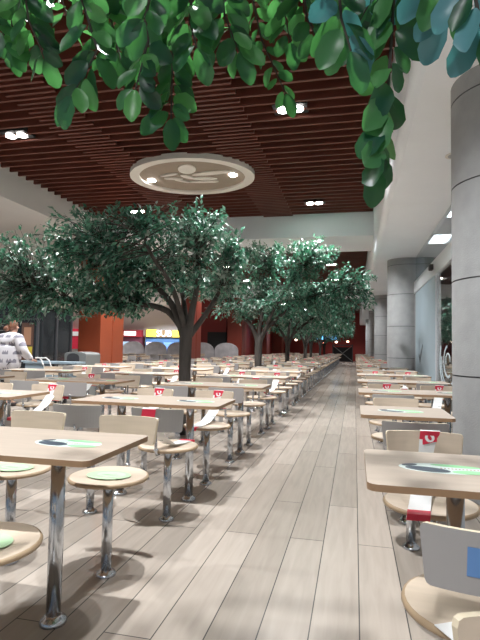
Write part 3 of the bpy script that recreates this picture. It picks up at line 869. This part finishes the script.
# person
def skin_obj(name, pts, edges, radii, mt, parent=None, sub=2, root=0):
    me = bpy.data.meshes.new(name); me.from_pydata(pts, edges, []); me.update()
    o = bpy.data.objects.new(name, me); col.objects.link(o)
    sk = o.modifiers.new('skin', 'SKIN'); sk.use_smooth_shade = True
    for i, r in enumerate(radii):
        v = me.skin_vertices[0].data[i]; v.radius = r if isinstance(r, tuple) else (r, r); v.use_root = (i == root)
    s = o.modifiers.new('sub', 'SUBSURF'); s.levels = sub; s.render_levels = sub
    dg = bpy.context.evaluated_depsgraph_get(); dg.update()
    nm = bpy.data.meshes.new_from_object(o.evaluated_get(dg))
    bpy.data.objects.remove(o)
    for p in nm.polygons: p.use_smooth = True
    nm.materials.clear(); nm.materials.append(mt)
    q = bpy.data.objects.new(name, nm); col.objects.link(q)
    if parent: q.parent = parent
    return q
P0 = empty('person', (-6.2, 8.05, 0), R(-12), 'person seen from behind in a white sweater with grey crowns, hair tied back', 'person')
# back view: body faces +Y, slight lean forward
body = [(0, 0, .84), (0, -.01, 1.0), (0, .0, 1.14), (0, .03, 1.25), (0, .05, 1.32), (0, .075, 1.40), (0, .09, 1.49),
        (.10, 0, .80), (.11, .02, .44), (.11, -.02, .08), (.11, .11, .035),
        (-.10, 0, .80), (-.11, .02, .44), (-.11, -.02, .08), (-.11, .11, .035),
        (.17, .03, 1.22), (.25, .06, .98), (.24, .26, .86), (.235, .33, .84),
        (-.17, .03, 1.22), (-.25, .06, .98), (-.20, .26, .90), (-.19, .33, .89)]
ed = [(0, 1), (1, 2), (2, 3), (3, 4), (4, 5), (5, 6), (0, 7), (7, 8), (8, 9), (9, 10), (0, 11), (11, 12), (12, 13), (13, 14), (3, 15), (15, 16), (16, 17), (17, 18), (3, 19), (19, 20), (20, 21), (21, 22)]
rad = [(.15, .12), (.14, .11), (.15, .11), (.10, .08), .05, (.075, .085), (.07, .085), .085, .055, .04, .03, .085, .055, .04, .03, .06, .042, .03, .022, .06, .042, .03, .022]
for hx, hy, hz, s in ((.235, .33, .84, 17), (-.19, .33, .89, 21)):
    sg = -1 if hx > 0 else 1
    for f, (dx, ln) in enumerate(((-.024, .055), (-.008, .065), (.008, .062), (.024, .05))):
        i = len(body); body += [(hx+dx, hy+.045, hz-.004), (hx+dx*1.2, hy+.045+ln*.5, hz-.015), (hx+dx*1.2, hy+.05+ln*.6, hz-.045)]
        ed += [(s+1, i), (i, i+1), (i+1, i+2)]; rad += [.009, .008, .007]
    i = len(body); body += [(hx+sg*.035, hy+.01, hz-.01), (hx+sg*.045, hy+.04, hz-.03)]; ed += [(s+1, i), (i, i+1)]; rad += [.010, .008]
skin_obj('body', body, ed, rad, M['skin'], P0)
# sweater, trousers, hair, face details
sw = [(0, 0, .62), (0, -.01, .80), (0, -.02, .98), (0, -.01, 1.12), (0, .01, 1.24), (0, .045, 1.335),
      (.19, .01, 1.215), (.31, .04, 1.0), (.27, .22, .88), (.25, .28, .86), (-.19, .01, 1.215), (-.31, .04, 1.0), (-.24, .20, .92), (-.21, .26, .90)]
skin_obj('sweater', sw, [(0, 1), (1, 2), (2, 3), (3, 4), (4, 5), (4, 6), (6, 7), (7, 8), (8, 9), (4, 10), (10, 11), (11, 12), (12, 13)],
         [(.26, .19), (.27, .20), (.265, .19), (.25, .17), (.19, .13), (.075, .07), .125, .09, .065, .055, .125, .09, .065, .055], M['sweater'], P0)
skin_obj('trousers', [(0, 0, .82), (.10, 0, .72), (.115, .02, .44), (.115, -.02, .10), (-.10, 0, .72), (-.115, .02, .44), (-.115, -.02, .10)], [(0, 1), (1, 2), (2, 3), (0, 4), (4, 5), (5, 6)],
         [(.16, .13), .11, .08, .065, .11, .08, .065], M['trouser'], P0)
for s in (-1, 1):
    skin_obj('shoe', [(s*.115, -.05, .045), (s*.115, .06, .04), (s*.12, .15, .03)], [(0, 1), (1, 2)], [.045, .042, .03], M['shoe'], P0, 1)
def ball(g, c, r, n=16, m_=10, cut=None):
    vs = []; fs = []
    for i in range(m_+1):
        th = PI*i/m_
        for k in range(n):
            a = 2*PI*k/n; rr = 1 + .03*math.sin(7*a + 3*th)
            vs.append((c[0]+r[0]*rr*math.sin(th)*math.cos(a), c[1]+r[1]*rr*math.sin(th)*math.sin(a), c[2]+r[2]*math.cos(th)))
    for i in range(m_):
        for k in range(n): fs.append((i*n+k, (i+1)*n+k, (i+1)*n+(k+1) % n, i*n+(k+1) % n))
    g.add(vs, fs)
g = MB(); ball(g, (0, .055, 1.475), (.090, .098, .105)); g.build('hair', M['hair'], P0, smooth=True)
g = MB(); ball(g, (-.045, -.045, 1.415), (.062, .05, .055), 12, 8); g.build('hair_bun', M['hair'], P0, smooth=True)
g = MB(); g.lathe([(.012, -.02), (.018, -.005), (.018, .01), (.010, .022)], 8, (.078, .085)); q = g.build('ear', M['skin'], P0, smooth=True); q.location = (0, 0, 1.44)
q = g.build('ear', M['skin'], P0, smooth=True); q.location = (-.156, 0, 1.44)
g = MB(); g.tube([(0, .165, 1.47), (0, .185, 1.435), (0, .165, 1.425)], [.008, .014, .008], 6); g.build('nose', M['skin'], P0, smooth=True)

o = empty('push_cart', (-5.75, 8.45, 0), 0, 'white tubular cart handle held by the person in the crown sweater', 'cart')
g = MB()
for x in (0, .16): g.tube([(x-.14, -.06, .88), (x-.10, -.03, .885), (x-.05, 0, .84), (x, .02, .7), (x+.06, .05, .3), (x+.08, .05, .09)], .011, 8)
g.tube([(-.14, -.06, .88), (.02, -.06, .88)], .012, 8)
g.build('handle_frame', M['white'], o, smooth=True)
g = MB(); g.box(-.02, .30, .06, .40, .16, .62); g.build('basket', M['counter'], o, bevel=.01)
for x, y in ((.08, .05), (.24, .05), (.08, .38), (.24, .38)):
    g = MB(); g.tube([(x-.012, y, .045), (x+.012, y, .045)], .045, 14); g.tube([(x, y, .05), (x, y, .17)], .01, 6); g.build('wheel', M['dark'], o)

# ------------------------------------------------------------------ far shops and the aisle's end
SY = 33.6
def shop(x0, x1, label, signc, signe, bodyc, blocks):
    o = empty('shop_front', ((x0+x1)/2, SY, 0), 0, label, 'shop', 'small shop fronts on the far left concourse')
    w = (x1-x0)/2
    g = MB(); g.box(-w, w, -.2, .35, 0, 1.75); g.build('front', mat('shop_body', bodyc, .5), o)
    g = MB(); g.box(-w, w, -.32, .1, 1.75, 2.25); g.build('sign', emis('shop_sign', signc, signe), o)
    for bx, bz, bw, bh, c, e in blocks:
        g = MB(); g.box(bx-bw/2, bx+bw/2, -.36, -.22, bz, bz+bh); g.build('display', emis('shop_display', c, e), o)
    return o
shop(-17.2, -14.9, 'far shop with a maroon front and white lit sign', (.25, .02, .03), .3, (.12, .03, .05), [(.3, 1.85, .9, .3, (.9, .9, .9), 1.2), (.1, .9, 1.2, .5, (.3, .45, .6), .7), (-.7, .3, .5, 1.0, (.5, .05, .08), .5)])
s = shop(-14.6, -11.6, 'far sandwich shop with a yellow and white lit sign', (.15, .10, .05), .4, (.05, .12, .25), [(-1.0, 1.78, .7, .5, (.95, .75, .05), 1.5), (.95, 1.78, .7, .45, (.9, .75, .05), 1.2), (-1.0, .7, .7, .7, (.6, .6, .85), .8), (-1.0, .35, .7, .35, (.6, .08, .12), .6), (.3, .8, .7, .6, (.1, .2, .5), .6), (1.1, .9, .6, .5, (.25, .45, .7), .7)])
me = lettering('SUB', .62); me.materials.append(emis('sign_letters', (.95, .95, .9), 1.6))
q = bpy.data.objects.new('lettering', me); col.objects.link(q); q.parent = s; q.location = (-.05, -.335, 2.0); q.rotation_euler = (R(90), 0, 0); q.scale = (1.1, 1, 1)
shop(-11.3, -9.7, 'far narrow shop with a dark front beside the red wall', (.08, .08, .09), .3, (.03, .03, .035), [(0, .8, .9, .7, (.02, .02, .02), .1)])
shop(-24.5, -20.5, 'far red shop at the left beyond the orange column', (.55, .02, .05), 1.0, (.45, .02, .05), [(0, 1.15, 1.6, .5, (.9, .9, .9), 1.), (.3, .4, 1.4, .5, (.6, .5, .5), .6)])
# red promo stand just right of the kiosk
o = empty('promo_stand', (-8.85, 14.6, 0), 0, 'red and white promotional stand between the kiosk and the orange column', 'stand')
g = MB(); g.box(-.3, .35, 0, .3, 0, 1.0); g.build('base', mat('stand_white', (.6, .6, .62), .5), o)
g = MB(); g.box(-.3, .35, -.02, .3, 1.0, 1.65); g.build('panel', M['red'], o)
g = MB(); g.box(-.22, .2, -.03, -.02, 1.42, 1.56); g.build('label_plate', M['white'], o)
# scalloped partition panels
pp = None
for i in range(6):
    lb = 'low lilac-grey scalloped partition panel before the far shops, %s from the left' % ORD[i]
    if pp is None:
        pp = empty('partition_panel', (-12.2, 26.2, 0), 0, lb, 'partition', 'scalloped partition panels')
        ol = [(-.66, .25), (.66, .25), (.66, .95)] + [(.66*math.cos(R(t)), .95 + .42*math.sin(R(t))) for t in range(15, 180, 15)] + [(-.66, .95)]
        n = len(ol); g = MB(); g.add([(x, 0, z) for x, z in ol] + [(x, .05, z) for x, z in ol], [tuple(range(n))[::-1], tuple(range(n, 2*n))] + [(j, (j+1) % n, n+(j+1) % n, n+j) for j in range(n)])
        a = g.build('panel', M['lilac'], pp); ks = [a]
        for s in (-.5, .5):
            g = MB(); g.box(s-.03, s+.03, -.02, .07, 0, .3); ks.append(g.build('foot', M['dark'], pp))
        KIDS[pp.name] = ks
    else: copy_tree(pp, (-12.2 + 1.36*i if i < 5 else -13.56, 26.2, 0), 0, lb)
o = empty('barrier_truss', (-1.0, 43.5, 0), 0, 'black truss barrier closing the far end of the aisle', 'barrier')
g = MB()
g.box(-.85, .85, 0, .06, 1.42, 1.5); g.box(-.85, .85, 0, .06, .05, .12); g.build('rails', M['dark'], o)
g = MB(); g.box(-.8, .8, .3, .4, .05, 1.3); g.build('backing', M['black'], o)
for x in (-.82, .82):
    g = MB(); g.box(x-.04, x+.04, -.02, .08, 0, 1.55); g.build('post', M['dark'], o)
for s in (-1, 1):
    g = MB(); g.tube([(-.8*s, .03, .12), (.8*s, .03, 1.42)], .03, 6); g.build('brace', M['bin'], o)
o = empty('hanging_screen', (-2.3, 43, 0), 0, 'small bright blue hanging screen at the far end above the tables', 'screen')
g = MB(); g.box(-1.0, 1.0, 0, .1, 1.85, 2.65); g.build('casing', M['black'], o)
g = MB(); g.box(-.9, .9, -.02, 0, 1.92, 2.58); g.build('display', emis('screen_blue', (.12, .45, .9), 2.2), o)
g = MB(); g.tube([(0, .05, 2.6), (0, .05, ZC+.1)], .03, 6); g.build('pole', M['black'], o)
for i, (x, z, c) in enumerate(((-5.2, 1.9, (1, .75, .6)), (-4.2, 1.85, (1, .6, .4)), (-3.4, 1.9, (1, .8, .6)), (-2.8, 1.7, (1, .3, .2)), (-1.6, 1.75, (1, .7, .5)), (-.6, 1.8, (1, .5, .3)))):
    g = MB(); g.lathe([(.02, .09), (.1, .05), (.12, 0), (.1, -.05), (.02, -.09)], 10); q = g.build('globe_lamp', emis('warm_glow', c, 5), loc=(x, 45.5, z))
    g = MB(); g.tube([(0, 0, .08), (0, 0, ZC+.1-z)], .01, 5); g.build('cord', M['black'], q)
    tag(q, 'small warm hanging lamp at the far end, %s from the left' % ORD[i], 'lamp', 'small warm lamps at the far end')
# large wheel-like white graphic on the glass
o = empty('glass_graphic', (XW+.018, 8.35, .98), 0, 'curved white graphic on the glass door behind the near column', 'window graphic')
em = mat('etched_white', (.45, .52, .56), .5)
for r0, r1, a0, a1 in ((.46, .52, 150, 330), (.37, .41, 170, 350), (.22, .26, 100, 300), (.11, .14, 0, 200)):
    n = 24; g = MB()
    for k in range(n):
        t0 = R(a0 + (a1-a0)*k/n); t1 = R(a0 + (a1-a0)*(k+1)/n); i = len(g.v)
        for xx in (0, -.002):
            g.v += [(xx, -r0*math.cos(t0)*1.5, r0*math.sin(t0)), (xx, -r1*math.cos(t0)*1.5, r1*math.sin(t0)), (xx, -r1*math.cos(t1)*1.5, r1*math.sin(t1)), (xx, -r0*math.cos(t1)*1.5, r0*math.sin(t1))]
        g.f += [(i+3, i+2, i+1, i), (i+4, i+5, i+6, i+7), (i+1, i+2, i+6, i+5), (i, i+4, i+7, i+3)]; g.m += [0]*4
    g.build('arc', em, o)
# check mark on the blue-grey panel
g = MB()
ck = [(.16, 1.08), (.0, .98), (-.42, 1.28), (-.48, 1.25), (.0, .88), (.22, 1.02)]
g.add([(0, y, z) for y, z in ck] + [(-.003, y, z) for y, z in ck], [(0, 1, 4, 5), (1, 2, 3, 4), (11, 10, 7, 6), (10, 9, 8, 7)] + [(i, (i+1) % 6, 6+(i+1) % 6, 6+i) for i in range(6)])
tag(g.build('check_mark_decal', mat('decal_grey', (.12, .15, .17), .5), loc=(XW-.002, 11.6, 0)), 'grey check mark decal on the blue-grey glass panel', 'decal')
g = MB(); g.box(-.05, .02, -.09, .09, -.05, .05)
tag(g.build('door_sensor', M['black'], loc=(XW-.035, 9.6, 2.66), bevel=.012), 'small black motion sensor on the steel door header', 'sensor')

# ------------------------------------------------------------------ camera, world, view
cd = bpy.data.cameras.new('camera'); cam = bpy.data.objects.new('camera', cd); col.objects.link(cam)
cd.sensor_fit = 'VERTICAL'; cd.sensor_height = 24; cd.lens = 24*500/640; cd.clip_end = 200
cam.matrix_world = Matrix.Translation((0, 0, 1.15)) @ Matrix.Rotation(R(12.95), 4, 'Z') @ Matrix.Rotation(R(93.1), 4, 'X') @ Matrix.Rotation(R(1.0), 4, 'Z')
sc = bpy.context.scene; sc.camera = cam
w = bpy.data.worlds.new('world'); sc.world = w; w.use_nodes = True
w.node_tree.nodes['Background'].inputs[0].default_value = (.66, .82, 1., 1); w.node_tree.nodes['Background'].inputs[1].default_value = .22
bp = None
for i, (x, y) in enumerate(((2.22, 12.9), (2.5, 16.2), (2.3, 8.5))):
    lb = 'back-room ceiling light panel seen through the glass above the door header, %s from the camera' % ORD[(1, 2, 0)[i]]
    if bp is None:
        bp = empty('ceiling_light', (x, y, 4.6), 0, lb, 'ceiling light', 'light panels in the room behind the glass')
        g = MB(); g.box(-.34, .34, -.64, .64, -.03, 0); a = g.build('frame', M['steel'], bp)
        g = MB(); g.box(-.3, .3, -.6, .6, -.035, -.03); b_ = g.build('diffuser', emis('panel_glow', (.85, .93, 1), 6), bp)
        KIDS[bp.name] = [a, b_]
    else: copy_tree(bp, (x, y, 4.6), 0, lb)
lamp_spot(2.6, 10, 4.5, 120, 150)
# unseen hall lights, left and behind; the strongest added to brighten the concourse wall
for x, y, p in ((-10, 6, 400), (-10, 14, 500), (-14, 22, 700), (-20, 28, 900), (-13, 31, 1300), (-10, -2, 400)):
    lamp_spot(x, y, ZB-.05, p, 140)
vs = sc.view_settings; vs.view_transform = 'Standard'; vs.look = 'None'; vs.gamma = 1; vs.use_curve_mapping = False; vs.exposure = .5
